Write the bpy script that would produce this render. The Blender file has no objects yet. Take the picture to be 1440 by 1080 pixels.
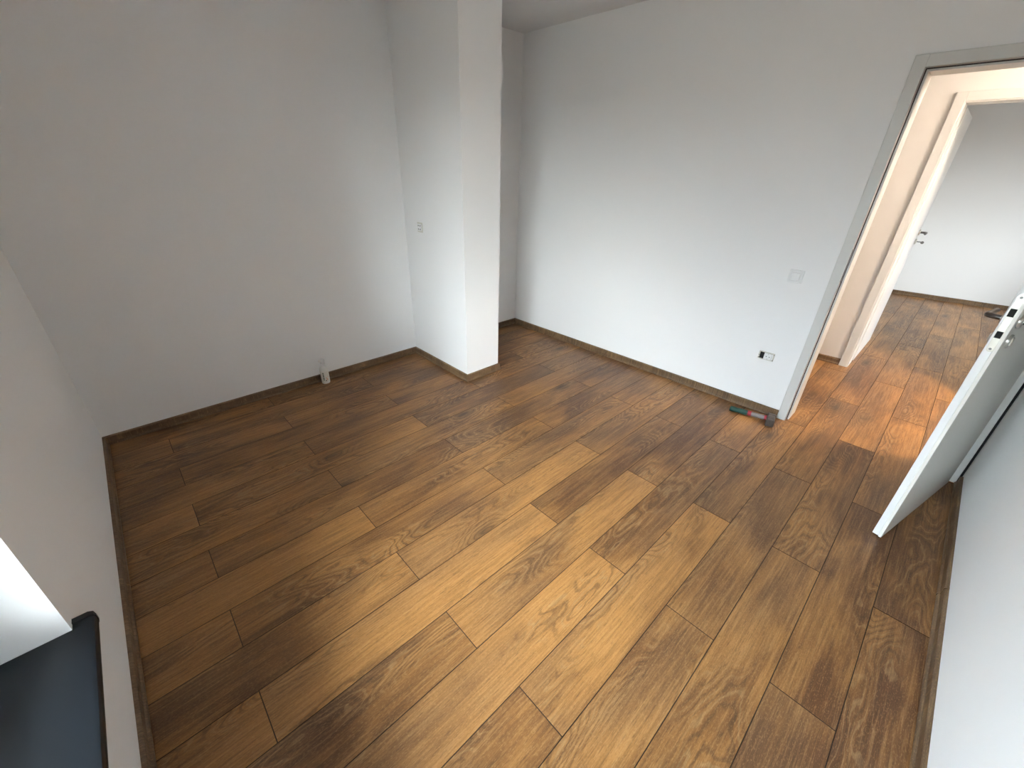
import bpy, math, random
from mathutils import Vector, Matrix
C = bpy.context.scene.collection
sc = bpy.context.scene
random.seed(7)
PI = math.pi

# ------------------------------------------------------------------ camera
cam_d = bpy.data.cameras.new('camera')
cam = bpy.data.objects.new('camera', cam_d); C.objects.link(cam)
YAW, PITCH, ROLL = -0.8133, 0.4863, -0.0204
fw = Vector((math.sin(YAW)*math.cos(PITCH), math.cos(YAW)*math.cos(PITCH), -math.sin(PITCH)))
rt = Vector((math.cos(YAW), -math.sin(YAW), 0)); dn = fw.cross(rt)
r2 = rt*math.cos(ROLL)+dn*math.sin(ROLL); d2 = -rt*math.sin(ROLL)+dn*math.cos(ROLL)
m = Matrix((r2, -d2, -fw)).transposed().to_4x4()
m.translation = Vector((0.1201, 0, 1.560))
cam.matrix_world = m
cam_d.sensor_width = 36; cam_d.lens = 579.2457/1440*36
cam_d.shift_x = (720-709.33)/1440; cam_d.shift_y = (541.33-540)/1440
cam_d.clip_start = 0.02; cam_d.clip_end = 500
sc.camera = cam

# ------------------------------------------------------------------ world, exposure, lights
sc.view_settings.view_transform = 'Standard'; sc.view_settings.look = 'None'
sc.view_settings.gamma = 1; sc.view_settings.use_curve_mapping = False
sc.view_settings.exposure = 3.0
SKY_STRENGTH = 4.7
w = bpy.data.worlds.new('world'); sc.world = w; w.use_nodes = True
wn = w.node_tree; wn.nodes.clear()
tc = wn.nodes.new('ShaderNodeTexCoord'); sx = wn.nodes.new('ShaderNodeSeparateXYZ')
rp = wn.nodes.new('ShaderNodeValToRGB'); bg = wn.nodes.new('ShaderNodeBackground'); wo = wn.nodes.new('ShaderNodeOutputWorld')
wn.links.new(tc.outputs['Generated'], sx.inputs[0]); wn.links.new(sx.outputs['Z'], rp.inputs[0])
wn.links.new(rp.outputs[0], bg.inputs[0]); wn.links.new(bg.outputs[0], wo.inputs[0])
e = rp.color_ramp.elements            # overcast sky: horizon to zenith
e[0].position = 0.0; e[0].color = (0.30, 0.33, 0.36, 1)
e[1].position = 1.0; e[1].color = (1.50, 1.72, 1.98, 1)
bg.inputs[1].default_value = SKY_STRENGTH

# sun veiled by cloud: a broad soft source, high on the right-hand side behind the camera
sd = bpy.data.lights.new('sun', 'SUN'); sd.energy = 2.3; sd.angle = math.radians(74); sd.color = (1.0, .985, .96)
so_ = bpy.data.objects.new('sun', sd); C.objects.link(so_)
so_.rotation_euler = Vector((-.72, .67, -.50)).to_track_quat('-Z', 'Y').to_euler()

def portal(name, loc, rot, sx_, sy_):
    l = bpy.data.lights.new(name, 'AREA'); l.shape = 'RECTANGLE'; l.size = sx_; l.size_y = sy_
    o = bpy.data.objects.new(name, l); C.objects.link(o); o.location = loc; o.rotation_euler = rot
    l.cycles.is_portal = True
    return o
WIN = (-1.120, 0.25, 0.464, 2.15)       # window opening of this room: x0, x1, z0, z1
portal('window_portal', ((WIN[0]+WIN[1])/2, -0.66, (WIN[2]+WIN[3])/2), (PI/2, 0, PI), WIN[1]-WIN[0], WIN[3]-WIN[2])
W2 = (5.7, 7.1, 0.6, 2.15)              # window of the far room in its right wall: y0, y1
portal('window_portal', (2.86, (W2[0]+W2[1])/2, (W2[2]+W2[3])/2), (PI/2, 0, PI/2), W2[1]-W2[0], W2[3]-W2[2])

# ------------------------------------------------------------------ node helpers and materials
def srgb(r, g, b):
    f = lambda c: c/12.92 if c <= .04045 else ((c+.055)/1.055)**2.4
    return (f(r/255), f(g/255), f(b/255), 1)

class NT:
    def __init__(s, name):
        s.m = bpy.data.materials.new(name); s.m.use_nodes = True; s.t = s.m.node_tree
        s.b = s.t.nodes['Principled BSDF']
    def n(s, typ, **k):
        nd = s.t.nodes.new(typ)
        for a, v in k.items(): setattr(nd, a, v)
        return nd
    def link(s, a, b): s.t.links.new(a, b)
    def put(s, sock, v):
        if hasattr(v, 'is_output') or hasattr(v, 'links'): s.link(v, sock)
        else: sock.default_value = v
    def math(s, op, a, b=0.0, c=None, clamp=False):
        nd = s.n('ShaderNodeMath', operation=op); nd.use_clamp = clamp
        s.put(nd.inputs[0], a); s.put(nd.inputs[1], b)
        if c is not None: s.put(nd.inputs[2], c)
        return nd.outputs[0]
    def noise(s, vec, scale, detail=2, rough=.5, dist=0.0):
        nd = s.n('ShaderNodeTexNoise'); s.put(nd.inputs['Vector'], vec)
        nd.inputs['Scale'].default_value = scale; nd.inputs['Detail'].default_value = detail
        nd.inputs['Roughness'].default_value = rough; nd.inputs['Distortion'].default_value = dist
        return nd.outputs[0]
    def scale(s, vec, v):
        nd = s.n('ShaderNodeVectorMath', operation='MULTIPLY'); s.put(nd.inputs[0], vec); nd.inputs[1].default_value = v
        return nd.outputs[0]
    def mr(s, v, a, b, c=0.0, d=1.0, smooth=True):
        nd = s.n('ShaderNodeMapRange'); nd.clamp = True
        if smooth: nd.interpolation_type = 'SMOOTHSTEP'
        s.put(nd.inputs[0], v); nd.inputs[1].default_value = a; nd.inputs[2].default_value = b
        nd.inputs[3].default_value = c; nd.inputs[4].default_value = d
        return nd.outputs[0]
    def mix(s, f, a, b, blend='MIX'):
        nd = s.n('ShaderNodeMix', data_type='RGBA', blend_type=blend)
        s.put(nd.inputs[0], f); s.put(nd.inputs[6], a); s.put(nd.inputs[7], b)
        return nd.outputs[2]
    def bump(s, h, strength, dist):
        nd = s.n('ShaderNodeBump'); s.put(nd.inputs['Height'], h)
        nd.inputs['Strength'].default_value = strength; nd.inputs['Distance'].default_value = dist
        s.link(nd.outputs[0], s.b.inputs['Normal'])
    def coord(s): return s.n('ShaderNodeTexCoord').outputs['Object']

def wood(name, light, dark, grey, plank=True, contour=1.0, rough=.42):
    t = NT(name); co = t.coord(); oi = t.n('ShaderNodeObjectInfo')
    sp = t.n('ShaderNodeSeparateXYZ'); t.link(co, sp.inputs[0])
    if plank: seed = t.math('MULTIPLY', oi.outputs['Random'], 73.0)
    else: seed = t.math('ADD', sp.outputs['Z'], 3.0)
    cb = t.n('ShaderNodeCombineXYZ')
    t.link(sp.outputs['X'], cb.inputs[0]); t.link(sp.outputs['Y'], cb.inputs[1]); t.link(seed, cb.inputs[2])
    V = cb.outputs[0]
    # long slow wander of the grain
    wob = t.noise(t.scale(V, (1.5, 2.2, 1)), 1.0, 2)
    # field whose contour lines make the cathedral figure and the rings round knots
    base = t.noise(t.scale(V, (6.5, 1.25, 1)), 1.0, 1.6, .42)
    fine = t.noise(t.scale(V, (20, 7, 1)), 1.0, 2.0, .6)
    vo = t.n('ShaderNodeTexVoronoi'); vo.feature = 'F1'
    t.link(t.scale(V, (4.2, 1.45, 1.0)), vo.inputs['Vector']); vo.inputs['Scale'].default_value = 1.0
    d = vo.outputs['Distance']
    hsh = t.n('ShaderNodeSeparateColor'); t.link(vo.outputs['Color'], hsh.inputs[0])
    has = t.mr(hsh.outputs[0], .26, .30)
    knot = t.math('MULTIPLY', t.mr(d, .0, .40, 1, 0), has)
    core = t.math('MULTIPLY', t.mr(d, .02, .12, 1, 0), has)
    F = t.math('MULTIPLY', base, 24.0)
    F = t.math('ADD', F, t.math('MULTIPLY', fine, 1.7))
    F = t.math('ADD', F, t.math('MULTIPLY', knot, 4.6))
    s1 = t.math('SINE', t.math('MULTIPLY', F, 6.283))
    line = t.mr(s1, .45, 1.0)
    lite = t.mr(s1, -1.0, -.68, 1, 0)
    zone = t.mr(t.noise(t.scale(V, (6.5, 1.1, 1.7)), 1.0, 1), .47, .62)
    zone = t.math('ADD', t.math('MULTIPLY', zone, .8), t.math('MULTIPLY', knot, 1.1), clamp=True)
    # fibres and pores
    fib = t.noise(t.scale(V, (150, 5.0, 1)), 1.0, 3, .65)
    fib2 = t.noise(t.scale(V, (42, 1.6, 1)), 1.0, 3, .6)
    pore = t.mr(t.noise(t.scale(V, (330, 22, 1)), 1.0, 1), .60, .72)
    cloud = t.noise(t.scale(V, (5.5, 1.7, 1)), 1.0, 3, .55, .4)
    cs = t.n('ShaderNodeSeparateColor'); t.link(oi.outputs['Color'], cs.inputs[0])
    tone = cs.outputs[0] if plank else 0.45
    # darkness 0..1
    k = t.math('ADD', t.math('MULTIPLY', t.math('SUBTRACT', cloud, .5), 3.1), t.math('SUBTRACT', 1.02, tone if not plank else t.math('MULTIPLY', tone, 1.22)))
    k = t.math('ADD', k, t.math('MULTIPLY', t.math('SUBTRACT', fib2, .5), 1.25))
    k = t.math('MULTIPLY', k, .9, clamp=True)
    col = t.mix(k, light, dark)
    gz = t.mr(t.noise(t.scale(V, (3.8, 1.0, 2.2)), 1.0, 2), .46, .68)
    col = t.mix(t.math('MULTIPLY', gz, .5), col, grey)
    col = t.mix(t.math('MULTIPLY', t.math('MULTIPLY', line, zone), .62*contour), col, srgb(64, 40, 23))
    col = t.mix(t.math('MULTIPLY', t.math('MULTIPLY', lite, zone), .50*contour), col, srgb(172, 140, 98))
    col = t.mix(t.math('MULTIPLY', t.mr(fib, .38, .70), .40), col, srgb(76, 48, 28))
    col = t.mix(t.math('MULTIPLY', t.mr(fib, .50, .28), .32), col, srgb(176, 138, 92))
    fleck = t.noise(t.scale(V, (420, 110, 1)), 1.0, 2, .7)
    col = t.mix(t.math('MULTIPLY', t.mr(fleck, .55, .68), .22), col, srgb(66, 42, 24))
    col = t.mix(t.math('MULTIPLY', t.mr(fleck, .46, .34), .20), col, srgb(206, 166, 116))
    col = t.mix(t.math('MULTIPLY', pore, .42), col, srgb(70, 45, 28))
    col = t.mix(t.math('MULTIPLY', t.math('MULTIPLY', knot, knot), .62), col, srgb(76, 54, 36))
    col = t.mix(t.math('MULTIPLY', core, .6), col, srgb(58, 38, 26))
    t.link(col, t.b.inputs['Base Color'])
    r = t.math('ADD', t.math('MULTIPLY', fib, .16), rough-.11)
    t.link(r, t.b.inputs['Roughness'])
    t.b.inputs['Specular IOR Level'].default_value = .55
    h = t.math('SUBTRACT', t.math('MULTIPLY', fib, .6), t.math('ADD', pore, t.math('MULTIPLY', line, t.math('MULTIPLY', zone, .4))))
    t.bump(h, .35, .0007)
    return t.m

def plain(name, col, rough=.5, metal=0.0, spec=.5, bump=None, var=0.0, vscale=3.0):
    t = NT(name); t.b.inputs['Roughness'].default_value = rough; t.b.inputs['Metallic'].default_value = metal
    t.b.inputs['Specular IOR Level'].default_value = spec
    co = t.coord()
    if var:
        n = t.noise(co, vscale, 4)
        dk = tuple(c*(1-var) for c in col[:3])+(1,)
        t.link(t.mix(n, dk, col), t.b.inputs['Base Color'])
    else: t.b.inputs['Base Color'].default_value = col
    if bump:
        t.bump(t.noise(co, bump[0], 4, .6), bump[1], bump[2])
    return t.m

M = {}
M['floor'] = wood('oak_laminate', srgb(176, 124, 68), srgb(94, 58, 30), srgb(112, 82, 56))
M['floor_edge'] = plain('plank_edge', srgb(52, 32, 20), .8)
M['sub'] = plain('underlay', srgb(40, 28, 20), .9, bump=(60, .2, .001))
M['skirt'] = wood('skirting_oak', srgb(126, 100, 72), srgb(92, 70, 50), srgb(98, 80, 62), plank=False, contour=.4, rough=.5)
M['wall'] = plain('white_wall_paint', (.885, .88, .87, 1), .85, spec=.25, bump=(240, .12, .0006), var=.03, vscale=1.2)
M['ceil'] = plain('white_ceiling_paint', (.78, .775, .77, 1), .9, spec=.2, bump=(200, .1, .0006))
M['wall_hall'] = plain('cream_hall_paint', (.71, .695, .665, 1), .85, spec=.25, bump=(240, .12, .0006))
M['frame'] = plain('white_door_foil', (.66, .66, .63, 1), .42, spec=.45, bump=(90, .05, .0004), var=.02)
M['leaf'] = plain('white_leaf_foil', (.80, .80, .78, 1), .38, spec=.5, bump=(90, .05, .0004), var=.02)
M['leafface'] = plain('light_grey_leaf_foil', (.80, .775, .71, 1), .42, spec=.45, bump=(160, .08, .0004), var=.03)
M['seal'] = plain('dark_rubber_seal', srgb(46, 38, 34), .7)
M['black'] = plain('black_recess', (.006, .006, .006, 1), .8)
M['steel'] = plain('brushed_steel', (.55, .54, .51, 1), .34, metal=1, bump=(300, .15, .0002))
M['plate'] = plain('satin_nickel_plate', (.72, .70, .62, 1), .38, metal=.85, bump=(240, .12, .0002), var=.1, vscale=18)
M['dsteel'] = plain('dark_steel', (.16, .155, .15, 1), .32, metal=1)
M['plast'] = plain('white_plastic', (.82, .82, .81, 1), .28, spec=.5)
M['capblack'] = plain('black_cap_plastic', (.008,.008,.010,1), .3)
M['hole'] = plain('socket_hole', (.03, .03, .03, 1), .7)
M['pvc'] = plain('white_window_profile', (.84, .85, .86, 1), .3)
M['green'] = plain('green_rubber_grip', srgb(9, 62, 54), .6, bump=(200, .4, .001))
M['red'] = plain('red_rubber_band', srgb(150, 30, 44), .55)
M['grey'] = plain('grey_fibre_shaft', srgb(118, 112, 112), .5, bump=(150, .3, .0006))
M['iron'] = plain('worn_forged_steel', srgb(104, 94, 88), .55, metal=.5, bump=(90, .6, .0015), var=.55, vscale=60)
M['lgreen'] = plain('label_green_print', srgb(60, 92, 66), .5)
M['lorange'] = plain('label_orange_print', srgb(226, 130, 40), .5)
M['label'] = plain('label_paper', srgb(226, 226, 216), .45)
M['bottle'] = plain('white_bottle_plastic', srgb(232, 232, 226), .35)
M['ground'] = plain('exterior_ground', (.08, .066, .05, 1), .95, bump=(2, .3, .02), var=.4, vscale=.4)
# dark sill: near black laminate with fine grain and dust specks
t = NT('anthracite_sill'); co = t.coord()
vo = t.n('ShaderNodeTexVoronoi'); t.link(co, vo.inputs['Vector']); vo.inputs['Scale'].default_value = 26
hs = t.n('ShaderNodeSeparateColor'); t.link(vo.outputs['Color'], hs.inputs[0])
dust = t.math('MULTIPLY', t.mr(vo.outputs['Distance'], .035, .06, 1, 0), t.mr(hs.outputs[0], .86, .88))
gr = t.noise(co, 600, 2)
c0 = t.mix(gr, (.0015, .0035, .006, 1), (.003, .0075, .013, 1))
t.link(t.mix(dust, c0, (.55, .6, .6, 1)), t.b.inputs['Base Color'])
t.b.inputs['Roughness'].default_value = .42; t.b.inputs['Specular IOR Level'].default_value = .55
t.bump(gr, .25, .0005); M['sill'] = t.m
# clear window glass
t = NT('window_glass'); tr = t.n('ShaderNodeBsdfTransparent'); gl = t.n('ShaderNodeBsdfGlossy'); gl.inputs['Roughness'].default_value = .02
fr = t.n('ShaderNodeFresnel'); fr.inputs[0].default_value = 1.3; mx = t.n('ShaderNodeMixShader')
tr.inputs[0].default_value = (.96, .98, .97, 1)
t.link(fr.outputs[0], mx.inputs[0]); t.link(tr.outputs[0], mx.inputs[1]); t.link(gl.outputs[0], mx.inputs[2])
t.link(mx.outputs[0], t.t.nodes['Material Output'].inputs[0]); M['glass'] = t.m
# frosted lamp glass that gives off warm light
t = NT('warm_lamp_glass'); t.b.inputs['Base Color'].default_value = (.9, .85, .75, 1)
t.b.inputs['Emission Color'].default_value = (1.0, .85, .72, 1); t.b.inputs['Emission Strength'].default_value = 19.5
M['lamp'] = t.m

# ------------------------------------------------------------------ mesh builder
class MB:
    def __init__(s): s.v = []; s.f = []; s.mi = []
    def add(s, vs, fs, mi=0):
        o = len(s.v); s.v += [tuple(v) for v in vs]; s.f += [tuple(i+o for i in f) for f in fs]; s.mi += [mi]*len(fs); return s
    def box(s, a, b, mi=0):
        x0, y0, z0 = a; x1, y1, z1 = b
        return s.add([(x0,y0,z0),(x1,y0,z0),(x1,y1,z0),(x0,y1,z0),(x0,y0,z1),(x1,y0,z1),(x1,y1,z1),(x0,y1,z1)],
                     [(0,3,2,1),(4,5,6,7),(0,1,5,4),(1,2,6,5),(2,3,7,6),(3,0,4,7)], mi)
    def prism(s, pts, z0, z1, mi=0):            # ccw polygon extruded up
        n = len(pts)
        return s.add([(x,y,z0) for x,y in pts]+[(x,y,z1) for x,y in pts],
                     [tuple(reversed(range(n))), tuple(range(n,2*n))]+[(i,(i+1)%n,(i+1)%n+n,i+n) for i in range(n)], mi)
    def rbox(s, a, b, r=.002, mi=0, M_=None):   # box with chamfered edges
        x0,y0,z0 = a; x1,y1,z1 = b; vs = []; idx = {}
        X=(x0,x1);Y=(y0,y1);Z=(z0,z1)
        for i in (0,1):
            for j in (0,1):
                for k in (0,1):
                    sx_=1-2*i; sy_=1-2*j; sz_=1-2*k
                    for ax,(dx,dy,dz) in enumerate(((0,r,r),(r,0,r),(r,r,0))):
                        idx[(i,j,k,ax)] = len(vs)
                        vs.append((X[i]+sx_*dx, Y[j]+sy_*dy, Z[k]+sz_*dz))
        fs = []
        q = ((0,0),(1,0),(1,1),(0,1))
        for i in (0,1):
            f=[idx[(i,a_,b_,0)] for a_,b_ in q]; fs.append(f if i else f[::-1])
            f=[idx[(a_,i,b_,1)] for a_,b_ in q]; fs.append(f[::-1] if i else f)
            f=[idx[(a_,b_,i,2)] for a_,b_ in q]; fs.append(f if i else f[::-1])
        for a_ in (0,1):
            for b_ in (0,1):
                fs.append([idx[(a_,b_,0,0)],idx[(a_,b_,0,1)],idx[(a_,b_,1,1)],idx[(a_,b_,1,0)]])
                fs.append([idx[(a_,0,b_,0)],idx[(a_,0,b_,2)],idx[(a_,1,b_,2)],idx[(a_,1,b_,0)]])
                fs.append([idx[(0,a_,b_,1)],idx[(0,a_,b_,2)],idx[(1,a_,b_,2)],idx[(1,a_,b_,1)]])
        for i in (0,1):
            for j in (0,1):
                for k in (0,1): fs.append([idx[(i,j,k,0)],idx[(i,j,k,1)],idx[(i,j,k,2)]])
        if M_ is not None: vs=[tuple(M_ @ Vector(v)) for v in vs]
        return s.add(vs, fs, mi)
    def lathe(s, prof, cx=0, cy=0, cz=0, n=24, mi=0, M_=None, sx_=1, sy_=1):   # prof (r,z)
        vs=[]; fs=[]
        for r,z in prof:
            for k in range(n):
                a=2*PI*k/n; vs.append((cx+r*sx_*math.cos(a), cy+r*sy_*math.sin(a), cz+z))
        for i in range(len(prof)-1):
            for k in range(n):
                fs.append((i*n+k, i*n+(k+1)%n, (i+1)*n+(k+1)%n, (i+1)*n+k))
        fs.append(tuple(reversed(range(n)))); fs.append(tuple(range((len(prof)-1)*n, len(prof)*n)))
        if M_ is not None: vs=[tuple(M_ @ Vector(v)) for v in vs]
        return s.add(vs, fs, mi)
    def tube(s, pts, r, n=12, mi=0, M_=None):
        vs=[]; fs=[]; P=[Vector(p) for p in pts]; up=None
        for i,p in enumerate(P):
            tn=((P[min(i+1,len(P)-1)]-P[max(i-1,0)])).normalized()
            if up is None:
                up = tn.orthogonal().normalized()
            up=(up-tn*up.dot(tn)).normalized(); si=tn.cross(up)
            rr = r[i] if isinstance(r,(list,tuple)) else r
            for k in range(n):
                a=2*PI*k/n; vs.append(tuple(p+up*rr*math.cos(a)+si*rr*math.sin(a)))
        for i in range(len(P)-1):
            for k in range(n): fs.append((i*n+k,i*n+(k+1)%n,(i+1)*n+(k+1)%n,(i+1)*n+k))
        fs.append(tuple(reversed(range(n)))); fs.append(tuple(range((len(P)-1)*n,len(P)*n)))
        if M_ is not None: vs=[tuple(M_ @ Vector(v)) for v in vs]
        return s.add(vs, fs, mi)
    def sweep(s, path, prof, mi=0, closed=False, up=Vector((0,0,1))):
        """path: xy points; prof: (out, z), out is to the LEFT of travel; mitred corners"""
        n=len(path); m_=len(prof); vs=[]; fs=[]
        P=[Vector(p) for p in path]
        for i,p in enumerate(P):
            ds=[]
            if i>0: ds.append((P[i]-P[i-1]).normalized())
            if i<n-1: ds.append((P[i+1]-P[i]).normalized())
            ns=[Vector((-d.y,d.x)) for d in ds]
            if len(ns)==2:
                b=(ns[0]+ns[1]).normalized(); b=b/max(.2,b.dot(ns[0]))
            else: b=ns[0]
            for o,z in prof: vs.append((p.x+b.x*o, p.y+b.y*o, z))
        for i in range(n-1):
            for k in range(m_): 
                k2=(k+1)%m_; fs.append((i*m_+k,(i+1)*m_+k,(i+1)*m_+k2,i*m_+k2))
        fs.append(tuple(range(m_))); fs.append(tuple(reversed(range((n-1)*m_, n*m_))))
        return s.add(vs, fs, mi)
    def mesh(s, name, mats):
        me=bpy.data.meshes.new(name); me.from_pydata(s.v,[],s.f)
        for m_ in (mats if isinstance(mats,(list,tuple)) else [mats]): me.materials.append(m_)
        for p,i in zip(me.polygons,s.mi): p.material_index=i
        me.validate(); me.update()
        import bmesh
        b=bmesh.new(); b.from_mesh(me); bmesh.ops.recalc_face_normals(b, faces=b.faces[:]); b.to_mesh(me); b.free()
        return me
    def build(s, name, mats, parent=None, smooth=0):
        o=bpy.data.objects.new(name, s.mesh(name,mats)); C.objects.link(o)
        if parent: o.parent=parent
        if smooth:
            for p in o.data.polygons: p.use_smooth=True
            o.data.set_sharp_from_angle(angle=math.radians(smooth))
        return o

def tag(o, label=None, cat=None, group=None, kind=None):
    if label: o['label']=label
    if cat: o['category']=cat
    if group: o['group']=group
    if kind: o['kind']=kind
    return o
def struct(o, label, cat): return tag(o, label, cat, kind='structure')
def empty(name, loc=(0,0,0), rz=0):
    o=bpy.data.objects.new(name,None); C.objects.link(o); o.location=loc; o.rotation_euler=(0,0,rz); o.empty_display_size=.1; return o

# ------------------------------------------------------------------ dimensions
XL, YW, XR = -3.055, -0.372, 0.574
H = 2.561
def yd(x): return 3.144 + (x-XL)*0.0118        # front face of the wall with the door (not quite square)
YB = 3.35                                       # its hall face
YH, YH2 = 4.645, 4.845                          # hall's far wall
DX0, DX1 = -0.336, 0.530                        # rough opening of the near door
EX0, EX1 = -0.254, 0.640                        # rough opening of the far door
def yf(x): return 8.40+(x+.36)*.09              # far wall of the far room
HX0, HX1 = -1.9, 2.75

# ------------------------------------------------------------------ walls, ceiling
def wallobj(name, mb, mat, label): return struct(mb.build(name, mat), label, 'wall')
b=MB(); b.box((XL-.2,-.70,0),(XL,YB,H)); wallobj('wall_left', b, M['wall'], 'plain white wall on the left behind the small white bottle')
b=MB()
b.box((XL,-.70,0),(WIN[0],YW,H)); b.box((WIN[1],-.70,0),(XR+.2,YW,H))
b.box((WIN[0],-.70,0),(WIN[1],YW,.43)); b.box((WIN[0],-.70,WIN[3]),(WIN[1],YW,H))
wallobj('wall_window', b, M['wall'], 'white wall at the lower left edge holding the window with the black sill')
b=MB(); b.box((XR,YW,0),(XR+.2,YB,H)); wallobj('wall_right', b, M['wall'], 'white wall at the lower right edge beside the open door')
b=MB()
b.prism([(XL,yd(XL)),(DX0,yd(DX0)),(DX0,YB),(XL,YB)],0,H)
b.prism([(DX0,yd(DX0)),(DX1,yd(DX1)),(DX1,YB),(DX0,YB)],2.045,H)
b.prism([(DX1,yd(DX1)),(.560,yd(.560)),(.560,YB),(DX1,YB)],0,H)
b.prism([(.560,3.24),(XR,3.24),(XR,YB),(.560,YB)],0,2.10)
b.prism([(.560,yd(.560)),(XR,yd(XR)),(XR,YB),(.560,YB)],2.10,H)
wallobj('wall_back', b, M['wall'], 'large white wall with the light switch, the socket and the doorway')
b=MB(); b.box((XL,1.850,0),(-2.278,2.185,H)); wallobj('wall_column', b, M['wall'], 'white boxed-out column projecting from the left wall')
b=MB()
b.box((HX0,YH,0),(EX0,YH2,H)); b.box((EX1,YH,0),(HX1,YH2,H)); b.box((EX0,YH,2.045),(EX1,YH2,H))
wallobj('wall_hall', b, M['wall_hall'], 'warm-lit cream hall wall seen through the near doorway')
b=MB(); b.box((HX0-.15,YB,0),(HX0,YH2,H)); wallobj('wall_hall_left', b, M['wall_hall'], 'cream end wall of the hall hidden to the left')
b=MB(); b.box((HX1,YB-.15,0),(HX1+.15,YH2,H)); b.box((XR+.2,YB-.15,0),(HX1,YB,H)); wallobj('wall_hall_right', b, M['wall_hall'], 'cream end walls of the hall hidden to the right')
b=MB(); b.prism([(-.9,yf(-.9)),(3.0,yf(3.0)),(3.0,9.0),(-.9,9.0)],0,H); wallobj('wall_far', b, M['wall'], 'pale grey far wall of the second room beyond the hall')
b=MB(); b.box((-.75,YH2,0),(-.6,8.9,H)); wallobj('wall_far_left', b, M['wall'], 'white side wall of the second room behind its open door')
b=MB()
b.box((2.75,YH2,0),(2.95,W2[0],H)); b.box((2.75,W2[1],0),(2.95,9,H)); b.box((2.75,W2[0],0),(2.95,W2[1],W2[2])); b.box((2.75,W2[0],W2[3]),(2.95,W2[1],H))
wallobj('wall_far_right', b, M['wall'], 'white window wall of the second room')
b=MB(); b.box((XL-.2,-.70,H),(3.0,9.0,H+.2)); struct(b.build('ceiling', M['ceil']), 'white ceiling glimpsed at the top above the column', 'ceiling')

# ------------------------------------------------------------------ floor: every plank a part
PW, L2, Y0 = .192, 1.3029, -0.0875
fl=MB(); fl.box((XL-.2,-.70,-.12),(3.0,9.0,-.0082))
floor=struct(fl.build('floor', M['sub']), 'brown oak laminate floor running through both rooms and the hall', 'floor')
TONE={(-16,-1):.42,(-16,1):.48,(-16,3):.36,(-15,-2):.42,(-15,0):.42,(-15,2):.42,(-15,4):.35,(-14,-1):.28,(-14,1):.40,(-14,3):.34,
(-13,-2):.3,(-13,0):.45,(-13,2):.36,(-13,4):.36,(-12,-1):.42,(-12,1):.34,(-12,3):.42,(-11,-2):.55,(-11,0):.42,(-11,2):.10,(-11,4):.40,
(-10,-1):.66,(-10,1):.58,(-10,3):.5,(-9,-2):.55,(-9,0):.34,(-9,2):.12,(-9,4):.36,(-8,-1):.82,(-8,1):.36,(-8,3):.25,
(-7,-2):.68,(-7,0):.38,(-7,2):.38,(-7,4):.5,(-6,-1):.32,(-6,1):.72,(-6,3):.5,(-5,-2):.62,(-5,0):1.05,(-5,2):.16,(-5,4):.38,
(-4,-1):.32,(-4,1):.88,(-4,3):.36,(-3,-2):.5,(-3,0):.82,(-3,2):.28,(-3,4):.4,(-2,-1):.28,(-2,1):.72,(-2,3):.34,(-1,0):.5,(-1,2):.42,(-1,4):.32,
(0,1):.42,(0,3):.34,(0,5):.6,(1,0):.14,(1,2):.2,(1,4):.46,(1,6):.4,(2,1):.24,(2,3):.16,(2,5):.4,(0,7):.4,(-1,6):.45,(1,8):.4,(0,9):.35,(-1,8):.4,(1,10):.85,(2,9):.45}  # right-hand rows set darker: dimmer floor light there is painted into these tones
meshes={}
def plank_mesh(x0,x1,y0,y1):
    key=(round(x1-x0,4),round(y1-y0,4))
    if key in meshes: return meshes[key]
    w_,l_=key; g=.0004; bv=.0011; z1=0; z0=-.008
    hx=w_/2-g; hy=l_/2-g
    o=[(-hx,-hy),(hx,-hy),(hx,hy),(-hx,hy)]; i=[(-hx+bv,-hy+bv),(hx-bv,-hy+bv),(hx-bv,hy-bv),(-hx+bv,hy-bv)]
    mb=MB()
    vs=[(x,y,z0) for x,y in o]+[(x,y,z1-bv) for x,y in o]+[(x,y,z1) for x,y in i]
    mb.add(vs,[(8,9,10,11)],0)
    mb.add(vs,[(0,3,2,1)]+[(k,(k+1)%4,(k+1)%4+4,k+4) for k in range(4)]+[(k+4,(k+1)%4+4,(k+1)%4+8,k+8) for k in range(4)],1)
    meshes[key]=mb.mesh('plank',[M['floor'],M['floor_edge']]); return meshes[key]
npl=0
for n in range(-16,15):
    x0=n*PW; x1=x0+PW
    if n==-16: x0=XL+.001
    if n==14: x1=2.749
    ylo = YW if x0<XR-.05 else YB
    yhi = yf(x0) if x1>-.6 else (YH if x0>=HX0-.05 else 3.142+(max(x0,XL)-XL)*.0118)
    if n==2: x1=min(x1, XR+.001) if False else x1
    off=(.05*PW if n%2 else -.09*PW)
    if n==-2: off=.05*PW
    if n==0: off=.05*PW
    if n>2: off += random.uniform(-.3,.3)
    for m_ in range(-2,15):
        if (m_%2==0)!=(n%2!=0): continue
        a=Y0+m_*L2/2+off; bb=a+L2
        a=max(a,ylo); bb=min(bb,yhi)
        if bb-a<.03: continue
        o=bpy.data.objects.new('plank', plank_mesh(x0,x1,a,bb)); C.objects.link(o); o.parent=floor
        o.location=((x0+x1)/2,(a+bb)/2,random.uniform(-.00015,.00005))
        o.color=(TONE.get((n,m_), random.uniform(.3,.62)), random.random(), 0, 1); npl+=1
print('planks', npl)

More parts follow.
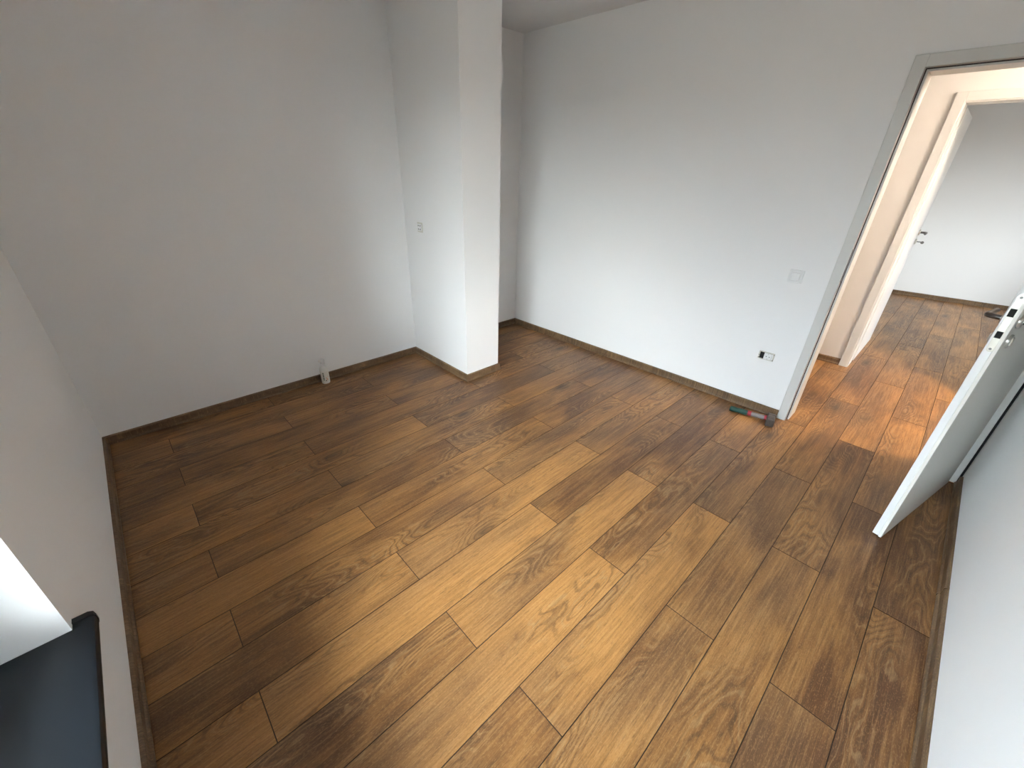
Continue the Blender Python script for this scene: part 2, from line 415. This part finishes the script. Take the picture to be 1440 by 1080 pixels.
# ------------------------------------------------------------------ skirting boards
SK=[(0,0),(.019,0),(.019,.010),(.0175,.0125),(.0125,.0155),(.0115,.020),(.0110,.040),(.0125,.046),(.0115,.052),(.007,.0565),(0,.058)]
def skirt(name, path, label, caps=()):
    """caps: xy points with heading where a moulded joint piece sits"""
    b_=MB(); b_.sweep(path, SK); o=b_.build(name, M['skirt'], None, 35)
    struct(o, label, 'skirting board')
    for (px_,py_,ang) in caps:
        c=MB(); S2=[(u+.0016,z+(.0012 if z>.05 else 0)) for u,z in SK]; S2[0]=(0,0); S2[-1]=(0,.0592)
        d=Vector((math.cos(ang),math.sin(ang))); p=Vector((px_,py_))
        c.sweep([p-d*.007,p+d*.007], S2); c.build('joint_clip', M['skirt'], o, 35)
    return o
# out is left of travel
def corner_cap(o, x, y, sx_, sy_, inner):
    c=MB(); r=.0195
    S=[(r,0),(r,.013),(r-.003,.018),(r-.006,.026),(r-.007,.046),(r-.009,.056),(.004,.0595)]
    if not inner:
        c.lathe([(a_,z_) for a_,z_ in S], n=20)
        c.build('corner_clip', M['skirt'], o, 35).location=(x,y,0)
skirt('baseboard_left', [(XL,1.850),(XL,YW+.001)], 'brown oak skirting board along the left wall behind the bottle')
skirt('baseboard_window', [(XL+.001,YW),(XR-.001,YW)], 'brown oak skirting board under the window wall at the left edge')
bc=skirt('baseboard_column', [(XL+.001,2.185),(-2.278,2.185),(-2.278,1.850),(XL+.001,1.850)][::-1][::-1], 'brown oak skirting board wrapping round the foot of the column')
skirt('baseboard_niche', [(XL,yd(XL)-.001),(XL,2.186)], 'brown oak skirting board in the niche behind the column')
skirt('baseboard_back', [(-.372,yd(-.372)),(XL+.001,yd(XL))], 'brown oak skirting board under the wall with the light switch', caps=[(-.555,yd(-.555),PI)])
skirt('baseboard_right', [(XR,YW+.001),(XR,3.16)], 'brown oak skirting board along the lower right wall beside the open door', caps=[(XR,2.12,PI/2)])
skirt('baseboard_hall', [(-.294,YH),(HX0+.001,YH)], 'short brown skirting board on the cream hall wall')
skirt('baseboard_far', [(2.74,yf(2.74)),(-.599,yf(-.599))], 'brown skirting board under the pale far wall beyond both doorways')

# ------------------------------------------------------------------ window sill, window
sill=empty('window_sill'); struct(sill,'black stone-look window sill at the lower left edge under the bright window reveal','window sill')
XS0=-1.140; XS1=WIN[1]+.03; zt=.464
b=MB()
prof=[(-.62,zt-.030),(-.338-.0,zt-.036),(-.331,zt-.034),(-.3275,zt-.026),(-.3275,zt-.010),(-.3305,zt-.003),(-.338,zt),(-.62,zt)]
for xa,xb,yc in ((WIN[0],WIN[1],-.62),):
    n_=len(prof); vs=[(xa,y,z) for y,z in prof]+[(xb,y,z) for y,z in prof]
    b.add(vs,[tuple(range(n_)),tuple(reversed(range(n_,2*n_)))]+[(i,i+n_,(i+1)%n_+n_,(i+1)%n_) for i in range(n_)])
b.build('sill_board', M['sill'], sill, 35)
for xa,xb in ((XS0,WIN[0]+.001),(WIN[1]-.001,XS1)):
    b=MB(); p2=[(-.372,zt-.036)]+prof[1:7]+[(-.372,zt)]; n_=len(p2)
    vs=[(xa,y,z) for y,z in p2]+[(xb,y,z) for y,z in p2]
    b.add(vs,[tuple(range(n_)),tuple(reversed(range(n_,2*n_)))]+[(i,i+n_,(i+1)%n_+n_,(i+1)%n_) for i in range(n_)])
    b.build('sill_ear', M['sill'], sill, 35)
# black plastic end cap, slightly proud, with a cut corner
b=MB(); p2=[(-.372,zt-.038),(-.336,zt-.038),(-.329,zt-.034),(-.3265,zt-.026),(-.3265,zt-.006),(-.330,zt+.001),(-.340,zt+.0045),(-.372,zt+.0045)]; n_=len(p2)
vs=[(-1.1560+(.010 if y>-.328 else (.003 if y>-.331 else 0)),y,z) for y,z in p2]+[(-1.1390,y,z) for y,z in p2]
b.add(vs,[tuple(range(n_)),tuple(reversed(range(n_,2*n_)))]+[(i,i+n_,(i+1)%n_+n_,(i+1)%n_) for i in range(n_)])
tag(b.build('end_cap', M['capblack'], sill),'glossy black plastic end cap')

def window(name, label, loc, rz, wd, ht):
    r=empty(name, loc, rz); struct(r,label,'window')
    f=MB(); t_=.07
    f.rbox((0,0,0),(t_,.07,ht),.004); f.rbox((wd-t_,0,0),(wd,.07,ht),.004); f.rbox((t_,0,0),(wd-t_,.07,t_),.004); f.rbox((t_,0,ht-t_),(wd-t_,.07,ht),.004)
    f.build('window_frame', M['pvc'], r)
    for k in range(2):
        a=t_-.01+k*(wd-2*t_+.02)/2; b2=a+(wd-2*t_+.02)/2; s_=MB(); q=.065
        s_.rbox((a+.002,.02,t_-.01),(a+q,.09,ht-t_+.01),.004); s_.rbox((b2-q,.02,t_-.01),(b2-.002,.09,ht-t_+.01),.004)
        s_.rbox((a+q,.02,t_-.01),(b2-q,.09,t_-.01+q),.004); s_.rbox((a+q,.02,ht-t_+.01-q),(b2-q,.09,ht-t_+.01),.004)
        so=s_.build('sash', M['pvc'], r)
        g=MB(); g.box((a+q-.008,.048,t_-.01+q-.008),(b2-q+.008,.052,ht-t_+.01-q+.008)); g.build('pane', M['glass'], so)
        h=MB(); hx=b2-q/2 if k==0 else a+q/2
        if k==0:
            h.rbox((hx-.014,.09,ht*.45-.035),(hx+.014,.098,ht*.45+.035),.003); h.tube([(hx,.095,ht*.45),(hx,.135,ht*.45)],.009); h.rbox((hx-.01,.125,ht*.45-.115),(hx+.01,.14,ht*.45+.012),.004)
            h.build('handle', M['pvc'], so)
    return r
window('window_1','white double window behind the black sill at the left edge',(WIN[0],-.66,WIN[2]),0,WIN[1]-WIN[0],WIN[3]-WIN[2])
window('window_2','white double window lighting the second room',(2.85,W2[0],W2[2]),PI/2,W2[1]-W2[0],W2[3]-W2[2])
g=MB(); g.box((-900,-900,-6.2),(900,900,-6)); struct(g.build('ground', M['ground']),'dull ground outside well below the windows','ground')

# ------------------------------------------------------------------ door frames
def frame(name,label,xo0,xo1,xi0,xi1,yfa,proj,ydeep,ztop,slant=0,leafside='front',right_w=None):
    """casing face at yfa, wall face at yfa+proj; opening clear xi0..xi1; ydeep back of jamb"""
    r=empty(name); struct(r,label,'door frame')
    zi=ztop-(xi0-xo0)-.0
    b=MB(); b.rbox((xo0,yfa,0),(xi0,yfa+proj+.004,ztop),.002); b.build('casing',M['frame'],r)
    b=MB(); b.rbox((xi1,yfa,0),(xo1,yfa+proj+.004,ztop),.002); b.build('casing',M['frame'],r)
    b=MB(); b.rbox((xi0-.0002,yfa+.0004,zi),(xi1+.0002,yfa+proj+.004,ztop-.0005),.002); b.build('casing',M['frame'],r)
    return r,zi
# near frame, door rebate towards this room
r,zi=frame('trim_1','white frame of the near doorway right of the light switch',-.3705,.5605,-.3175,.5120,3.164,.016,YB,2.0765)
def lining(r,x0,x1,zi,ya,yr,yb,st):
    # rebate lining ya..yr, then stop lining yr..yb that stands in by st, rubber seal in the step
    b=MB()
    b.box((x0-.018,ya,0),(x0,yr,zi+.018)); b.box((x1,ya,0),(x1+.018,yr,zi+.018)); b.box((x0,ya,zi),(x1,yr,zi+.018))
    b.build('rebate_lining',M['frame'],r)
    b=MB()
    b.rbox((x0-.018,yr,0),(x0+st,yb,zi+.018),.0015); b.rbox((x1-st,yr,0),(x1+.018,yb,zi+.018),.0015); b.rbox((x0+st,yr,zi-st),(x1-st,yb,zi+.018),.0015)
    b.build('jamb_lining',M['frame'],r)
    b=MB(); q=st*.32
    b.box((x0,yr-.006,0),(x0+q,yr,zi-.001)); b.box((x1-q,yr-.006,0),(x1,yr,zi-.001)); b.box((x0+q,yr-.006,zi-q),(x1-q,yr,zi))
    tag(b.build('rubber_seal',M['seal'],r),'dark rubber sealing strip')
b=MB(); b.box((.5605,3.192,0),(XR,3.238,2.099)); tag(b.build('gap_shade',M['black'],r),'black strip painting the shade in the gap between frame and side wall')  # black strip paints in the shade deep inside this open slot
lining(r,-.3175,.5120,zi,3.168,3.206,YB+.004,.014)
b=MB(); b.rbox((-.3190,3.170,.985),(-.3145,3.199,1.175),.0008); tag(b.build('strike_plate',M['dsteel'],r),'dark metal strike plate')
b=MB(); b.rbox((-.380,YB,0),(-.3175,YB+.016,2.08),.002); b.rbox((.512,YB,0),(.575,YB+.016,2.08),.002); b.rbox((-.3175,YB,zi),(.512,YB+.016,2.08),.002)
b.build('hall_casing',M['frame'],r)
# far frame, rebate towards the second room
r2,zi2=frame('trim_2','warm-lit white frame of the second doorway across the hall',-.2915,.6700,-.2330,.6120,4.625,.02,YH2,2.074)
b=MB(); st=.012; x0,x1=-.233,.612
b.rbox((x0-.018,4.63,0),(x0+st-.004,4.80,zi2+.018),.0015); b.rbox((x1-st+.004,4.63,0),(x1+.018,4.80,zi2+.018),.0015); b.rbox((x0,4.63,zi2-st+.004),(x1,4.80,zi2+.018),.0015)
b.build('jamb_lining',M['frame'],r2)
b=MB(); b.box((x0-.018,4.80,0),(x0-.004,YH2+.004,zi2+.018)); b.box((x1+.004,4.80,0),(x1+.018,YH2+.004,zi2+.018)); b.box((x0,4.80,zi2+.004),(x1,YH2+.004,zi2+.018))
b.build('rebate_lining',M['frame'],r2)
b=MB(); b.box((x0-.004,4.8,0),(x0+.003,4.806,zi2)); b.box((x1-.003,4.8,0),(x1+.004,4.806,zi2)); tag(b.build('rubber_seal',M['seal'],r2),'dark rubber sealing strip')
b=MB(); b.rbox((-.2915,YH2,0),(-.237,YH2+.016,2.074),.002); b.rbox((.616,YH2,0),(.67,YH2+.016,2.074),.002); b.rbox((-.237,YH2,zi2+.005),(.616,YH2+.016,2.074),.002)
b.build('room_casing',M['frame'],r2)

# ------------------------------------------------------------------ door leaves
def lever(parent, x, side, z, thick, name='door_handle', lab=None):
    """rose + neck + lever on face; leaf along +x local, faces at y=0 (side -1) and y=thick (side +1). Lever points to hinge (-x)"""
    y=0 if side<0 else thick; s=side
    mt=Matrix.Translation((x,y,z)) @ Matrix.Rotation(-s*PI/2,4,'X')
    b=MB(); b.lathe([(.0255,0),(.0255,.006),(.0235,.009),(.010,.0095),(.010,.012)],n=28,M_=mt)
    h=b.build(name,M['steel'],parent,40)
    if lab: tag(h,lab)
    b=MB(); pts=[(x,y+s*.008,z),(x,y+s*.036,z),(x-.003,y+s*.045,z),(x-.010,y+s*.051,z),(x-.022,y+s*.053,z),(x-.125,y+s*.053,z)]
    b.tube(pts,[.0095]*5+[.0095],14); b.build('lever',M['dsteel'],h,40)
    return h
def escutcheon(parent,x,side,z,thick):
    y=0 if side<0 else thick; s=side
    mt=Matrix.Translation((x,y,z)) @ Matrix.Rotation(-s*PI/2,4,'X')
    b=MB(); b.lathe([(.0255,0),(.0255,.006),(.0235,.009),(.0225,.009)],n=28,M_=mt)
    o=b.build('key_escutcheon',M['steel'],parent,40)
    b=MB(); b.rbox((x-.009,min(y+s*.006,y+s*.014),z-.017),(x+.009,max(y+s*.006,y+s*.014),z+.017),.003); b.build('lock_cylinder',M['plate'],o)
    return o
def make_door(name,label,loc,rz,wd,thick,ht,faces=None):
    r=empty(name,loc,rz); struct(r,label,'door')
    b=MB()
    b.rbox((0,.012,.007),(wd,thick,ht),.0015)           # main slab
    b.build('leaf',M['leaf'],r)
    b=MB(); b.rbox((0,0,.0025),(wd,.0122,ht),.0015); b.build('leaf_face',M['leafface'],r)
    return r
TH=.037
hx,hy=.531,3.137; ex,ey=.340,2.325
ang=math.atan2(ey-hy,ex-hx); WD=math.hypot(ex-hx,ey-hy)
# local x from hinge to latch edge, local -y.. the face turned to the right wall is y=0, thickness grows to +y?
d1=make_door('door_1','white door leaf standing open at the right, lock edge towards the camera',(hx,hy,0),ang,WD,TH,2.005)
# local +y = rotate(ang) of y: check which way thickness must grow (towards -x world)
sgn = -1 if (-math.sin(ang))>0 else 1
if sgn<0:
    for ch in d1.children: ch.scale.y=-1
def L(y): return y*sgn
fp=MB()
# lock faceplate on the latch edge (x = WD), rounded ends, with latch and bolt openings
pw=.0105; pts=[]
for k in range(9): a=PI*k/8; pts.append((math.cos(a)*pw, 1.195-pw+math.sin(a)*pw))
for k in range(9): a=PI+PI*k/8; pts.append((math.cos(a)*pw, .975+pw+math.sin(a)*pw))
yc=.0205; n_=len(pts)
fp.add([(WD-.0005,L(yc)+u,z) for u,z in pts]+[(WD+.0012,L(yc)+u,z) for u,z in pts],
  [tuple(range(n_)),tuple(range(n_,2*n_))]+[(i,(i+1)%n_,(i+1)%n_+n_,i+n_) for i in range(n_)])
fpo=tag(fp.build('lock_faceplate',M['plate'],d1),'satin metal lock faceplate')
for z0,z1 in ((1.112,1.142),(1.030,1.056)):
    b=MB(); b.box((WD+.0010,L(yc)-.0085,z0),(WD+.0016,L(yc)+.0085,z1)); tag(b.build('bolt_opening',M['black'],fpo),'black bolt opening')
for z in (1.183,.987):
    b=MB(); b.lathe([(.0042,0),(.0042,.0008),(.002,.0006)],n=14,M_=Matrix.Translation((WD+.001,L(yc),z))@Matrix.Rotation(PI/2,4,'Y')); b.build('screw',M['dsteel'],fpo)
def side(s): return s if sgn>0 else -s
for s_ in (-1,1):
    # faces: y=0 and y=L(TH)
    fy = 0 if s_<0 else TH
    hh=lever(d1, WD-.062, s_, 1.092, TH); kk=escutcheon(d1, WD-.062, s_, 1.015, TH)
    if sgn<0:
        for o in (hh,kk): o.scale.y=-1
for z in (.22,1.0,1.78):
    b=MB(); b.lathe([(.0075,-.045),(.0085,-.04),(.0085,.04),(.0075,.045)],n=14,M_=Matrix.Translation((-.010,L(TH-.006),z)))
    b.build('hinge',M['steel'],d1,40)

# far leaf: hinged at the left jamb, opened into the second room
d2=make_door('door_2','white door leaf standing open into the second room, handle near the pale wall',(-.222,4.858,0),PI/2,.815,.04,2.0)
# local x -> +y world, local y -> -x world: visible face (x=-.222) is y=0
h2=lever(d2,.755,-1,1.092,.04); k2=escutcheon(d2,.755,-1,1.010,.04)
lever(d2,.755,1,1.092,.04); escutcheon(d2,.755,1,1.010,.04)
for ch in d2.children:
    if ch.name.startswith('leaf_face'): ch.data.materials[0]=M['leaf']
for z in (.22,1.78):
    b=MB(); b.lathe([(.005,-.04),(.006,-.037),(.006,.037),(.005,.04)],n=14,M_=Matrix.Translation((-.006,.046,z))); b.build('hinge',M['steel'],d2,40)
ky=empty('door_key',(-.222+.014,4.858+.755,1.010)); tag(ky,'metal key left in the lock of the far open door','key')
b=MB(); b.rbox((0,-.0015,-.004),(.030,.0015,.004),.0006); b.build('key_shaft',M['dsteel'],ky)
b=MB(); b.lathe([(.0045,-.0012),(.0125,-.0012),(.0125,.0012),(.0045,.0012)],n=20,M_=Matrix.Translation((.040,0,-.004))@Matrix.Rotation(PI/2,4,'X')); b.build('key_bow',M['dsteel'],ky)

# ------------------------------------------------------------------ hall lamp (above the hall, lights the cream wall)
lm=empty('hall_ceiling_lamp',(1.35,3.85,H)); tag(lm,'round warm glass ceiling lamp in the hall','ceiling lamp')
b=MB(); b.lathe([(.13,0),(.13,-.02),(.12,-.025)],n=32); b.build('lamp_base',M['steel'],lm,40)
b=MB(); b.lathe([(.04,-.125),(.13,-.115),(.20,-.085),(.225,-.055),(.20,-.030),(.12,-.02)],n=32); b.build('lamp_shade',M['lamp'],lm,60)

# ------------------------------------------------------------------ switch and sockets
def wall_thing(name,label,cat,loc,rz): r=empty(name,loc,rz); return tag(r,label,cat)
# local x = along wall, y = out of wall (negative y is the room)
sw=wall_thing('light_switch','white square light switch on the wall left of the door frame','light switch',(-.5475,yd(-.5475),.978),.0118)
b=MB()
o_=.0405; i_=.0275
b.rbox((-o_,-.009,-o_),(-i_,0,o_),.0025); b.rbox((i_,-.009,-o_),(o_,0,o_),.0025); b.rbox((-i_-.001,-.009,i_),(i_+.001,0,o_),.0025); b.rbox((-i_-.001,-.009,-o_),(i_+.001,0,-i_),.0025)
b.build('cover_frame',M['plast'],sw)
b=MB(); b.box((-i_-.001,-.004,-i_-.001),(i_+.001,0,i_+.001)); b.build('back_plate',M['plast'],sw)
b=MB(); b.rbox((-.0225,-.0105,-.0225),(.0225,-.003,.0225),.002,M_=Matrix.Rotation(.05,4,'X')); b.build('rocker',M['plast'],sw)
so=wall_thing('wall_socket','uncovered socket low on the wall beside the door frame with one empty black module','socket',(-.560,yd(-.56),.420),.0118)
b=MB()
fx,fz=.049,.0285
b.rbox((-fx,-.006,-fz),(-.041,0,fz),.001); b.rbox((.041,-.006,-fz),(fx,0,fz),.001); b.rbox((-.041,-.006,.0225),(.041,0,fz),.001); b.rbox((-.041,-.006,-fz),(.041,0,-.0225),.001)
tag(b.build('mounting_frame',M['plate'],so),'bare grey mounting frame')
b=MB(); b.box((-.041,-.0035,-.0225),(-.0135,.0,.0225)); tag(b.build('empty_module',M['black'],so),'empty black module slot')
b=MB(); b.rbox((-.0135,-.012,-.0225),(.036,0,.0225),.002); sk=b.build('socket_insert',M['plast'],so)
for dx in (-.0095,.0095):
    b=MB(); b.lathe([(.003,0),(.003,.0007)],n=12,M_=Matrix.Translation((.012+dx,-.0125,0))@Matrix.Rotation(PI/2,4,'X')); b.build('pin_hole',M['hole'],sk)
for dz in (-.018,.018):
    b=MB(); b.rbox((.010,-.0128,dz-.003),(.014,-.0118,dz+.003),.0002); b.build('earth_clip',M['steel'],sk)
for dx,dz in ((-.045,0),(.045,.02),(.045,-.02),(-.045,-.02)):
    b=MB(); b.lathe([(.003,0),(.003,.001),(.001,.0008)],n=10,M_=Matrix.Translation((dx,-.006,dz))@Matrix.Rotation(PI/2,4,'X')); b.build('screw',M['dsteel'],so)
sc2=wall_thing('column_socket','small white uncovered socket high on the side of the column','socket',(-2.830,1.850,1.132),0)
b=MB(); r0=.036
b.rbox((-r0,-.003,-.036),(-.026,0,.036),.0008); b.rbox((.026,-.003,-.036),(r0,0,.036),.0008); b.rbox((-.026,-.003,.026),(.026,0,.036),.0008); b.rbox((-.026,-.003,-.036),(.026,0,-.026),.0008)
b.build('mounting_frame',M['plate'],sc2)
b=MB(); b.rbox((-.0262,-.009,-.0262),(.0262,0,.0262),.002); si_=b.build('socket_insert',M['plast'],sc2)
for dx in (-.012,.012):
    for dz in (-.013,.013):
        b=MB(); b.rbox((dx-.0045,-.0098,dz-.0045),(dx+.0045,-.0088,dz+.0045),.0003); b.build('contact_slot',M['hole'],si_)

# ------------------------------------------------------------------ pump bottle by the left skirting
bt=empty('pump_bottle',(-2.998,.972,0),-.35); tag(bt,'small white plastic bottle with a pump head against the left skirting board','bottle')
b=MB(); b.lathe([(.026,0),(.0295,.002),(.031,.008),(.0312,.06),(.0312,.118),(.029,.130),(.023,.140),(.0155,.146),(.0135,.149),(.0135,.153)],n=32); b.build('body',M['bottle'],bt,50)
b=MB(); b.lathe([(.0175,.150),(.0185,.152),(.0185,.170),(.0165,.172)],n=24); b.build('screw_collar',M['plast'],bt,40)
b=MB(); b.lathe([(.0065,.170),(.0065,.184)],n=14); b.lathe([(.012,.180),(.0185,.183),(.0190,.198),(.015,.204)],n=20)
b.tube([(0,0,.194),(.0,-.014,.194),(0,-.023,.191),(0,-.026,.185)],[.009,.008,.0065,.005],10); b.build('pump_head',M['plast'],bt,50)
# label wrap: curved sheet on the side turned to the room and the camera
def arc_patch(a0,a1,z0,z1,r_,mat,name,par,shear=0.0,n_=10,th=.0005):
    vs=[];fs=[]
    for k in range(n_+1):
        a=a0+(a1-a0)*k/n_
        for rr in (r_,r_+th):
            for zz in (z0,z1):
                vs.append((rr*math.cos(a+ (shear if zz==z1 else 0)),rr*math.sin(a+(shear if zz==z1 else 0)),zz))
    for k in range(n_):
        q=4*k; fs+=[(q,q+1,q+5,q+4),(q+2,q+6,q+7,q+3),(q,q+4,q+6,q+2),(q+1,q+3,q+7,q+5)]
    fs+=[(0,2,3,1),(4*n_,4*n_+1,4*n_+3,4*n_+2)]
    b_=MB(); b_.add(vs,fs); return b_.build(name,mat,par)
lb=arc_patch(-1.6,1.1,.018,.105,.0313,M['label'],'label',bt,n_=20)
base_a=math.atan2(-.972,.12+2.998)+.35      # towards the camera, in local angle
z=.034
for hgt in (.007,.009,.006,.010,.007,.008):
    arc_patch(base_a-.52,base_a-.24,z,z+hgt,.0317,M['lgreen'],'printed_mark',lb,n_=3); z+=hgt+.0035
arc_patch(base_a+.20,base_a+.40,.034,.062,.0317,M['lorange'],'printed_mark',lb,shear=.45,n_=3)
arc_patch(base_a+.48,base_a+.62,.036,.056,.0317,M['lorange'],'printed_mark',lb,shear=-.35,n_=3)
arc_patch(base_a-.02,base_a+.22,.026,.034,.0317,M['lgreen'],'printed_mark',lb,n_=3)

# ------------------------------------------------------------------ hammer
hp0=Vector((-.640,3.012)); hp1=Vector((-.378,3.062)); hd=(hp1-hp0); hl=hd.length; ha=math.atan2(hd.y,hd.x)
hm=empty('club_hammer',(hp0.x,hp0.y,0),ha); tag(hm,'short heavy hammer with a green and grey handle lying by the door frame','hammer')
zc=.0264
b=MB()
b.tube([(0,0,.0205),(.006,0,.0205),(.02,0,.021),(.05,0,.021),(.09,0,.022),(.112,0,.023),(.122,0,.023)],[.014,.0185,.0195,.0170,.0185,.0175,.0165],16); b.build('grip',M['green'],hm,60)
b=MB(); b.tube([(.116,0,.023),(.128,0,.023),(.140,0,.0235)],[.0175,.0182,.0172],16); tag(b.build('grip_band',M['red'],hm,60),'red band on the handle')
b=MB(); b.tube([(.138,0,.0235),(.16,0,.024),(.205,0,.0245),(.222,0,.025)],[.0168,.0165,.0155,.0150],16); b.build('shaft',M['grey'],hm,60)
b=MB(); b.tube([(.222,0,.025),(.236,0,.0255)],[.0160,.0170],16); tag(b.build('collar',M['red'],hm,60),'red collar under the head')
# head: square-section block with an eye-band and slightly flared faces, lying across the handle
b=MB(); hw=.0195
secs=[(u*1.05,v*1.3) for u,v in [(-.056,.0180),(-.053,.0198),(-.036,.0198),(-.028,.0172),(-.014,.0185),(.014,.0185),(.028,.0172),(.036,.0198),(.053,.0198),(.056,.0180)]]
vs=[];fs=[]
for yy,h_ in secs:
    c_=.005
    for (u,v) in ((h_-c_,h_),(h_,h_-c_),(h_,-h_+c_),(h_-c_,-h_),(-h_+c_,-h_),(-h_,-h_+c_),(-h_,h_-c_),(-h_+c_,h_)):
        vs.append((.262+u, yy-.012, zc+v-.0006))
for i in range(len(secs)-1):
    for k in range(8): fs.append((i*8+k,i*8+(k+1)%8,(i+1)*8+(k+1)%8,(i+1)*8+k))
fs.append(tuple(range(8))); fs.append(tuple(range((len(secs)-1)*8,len(secs)*8)))
b.add(vs,fs); tag(b.build('head',M['iron'],hm),'worn grey steel hammer head')
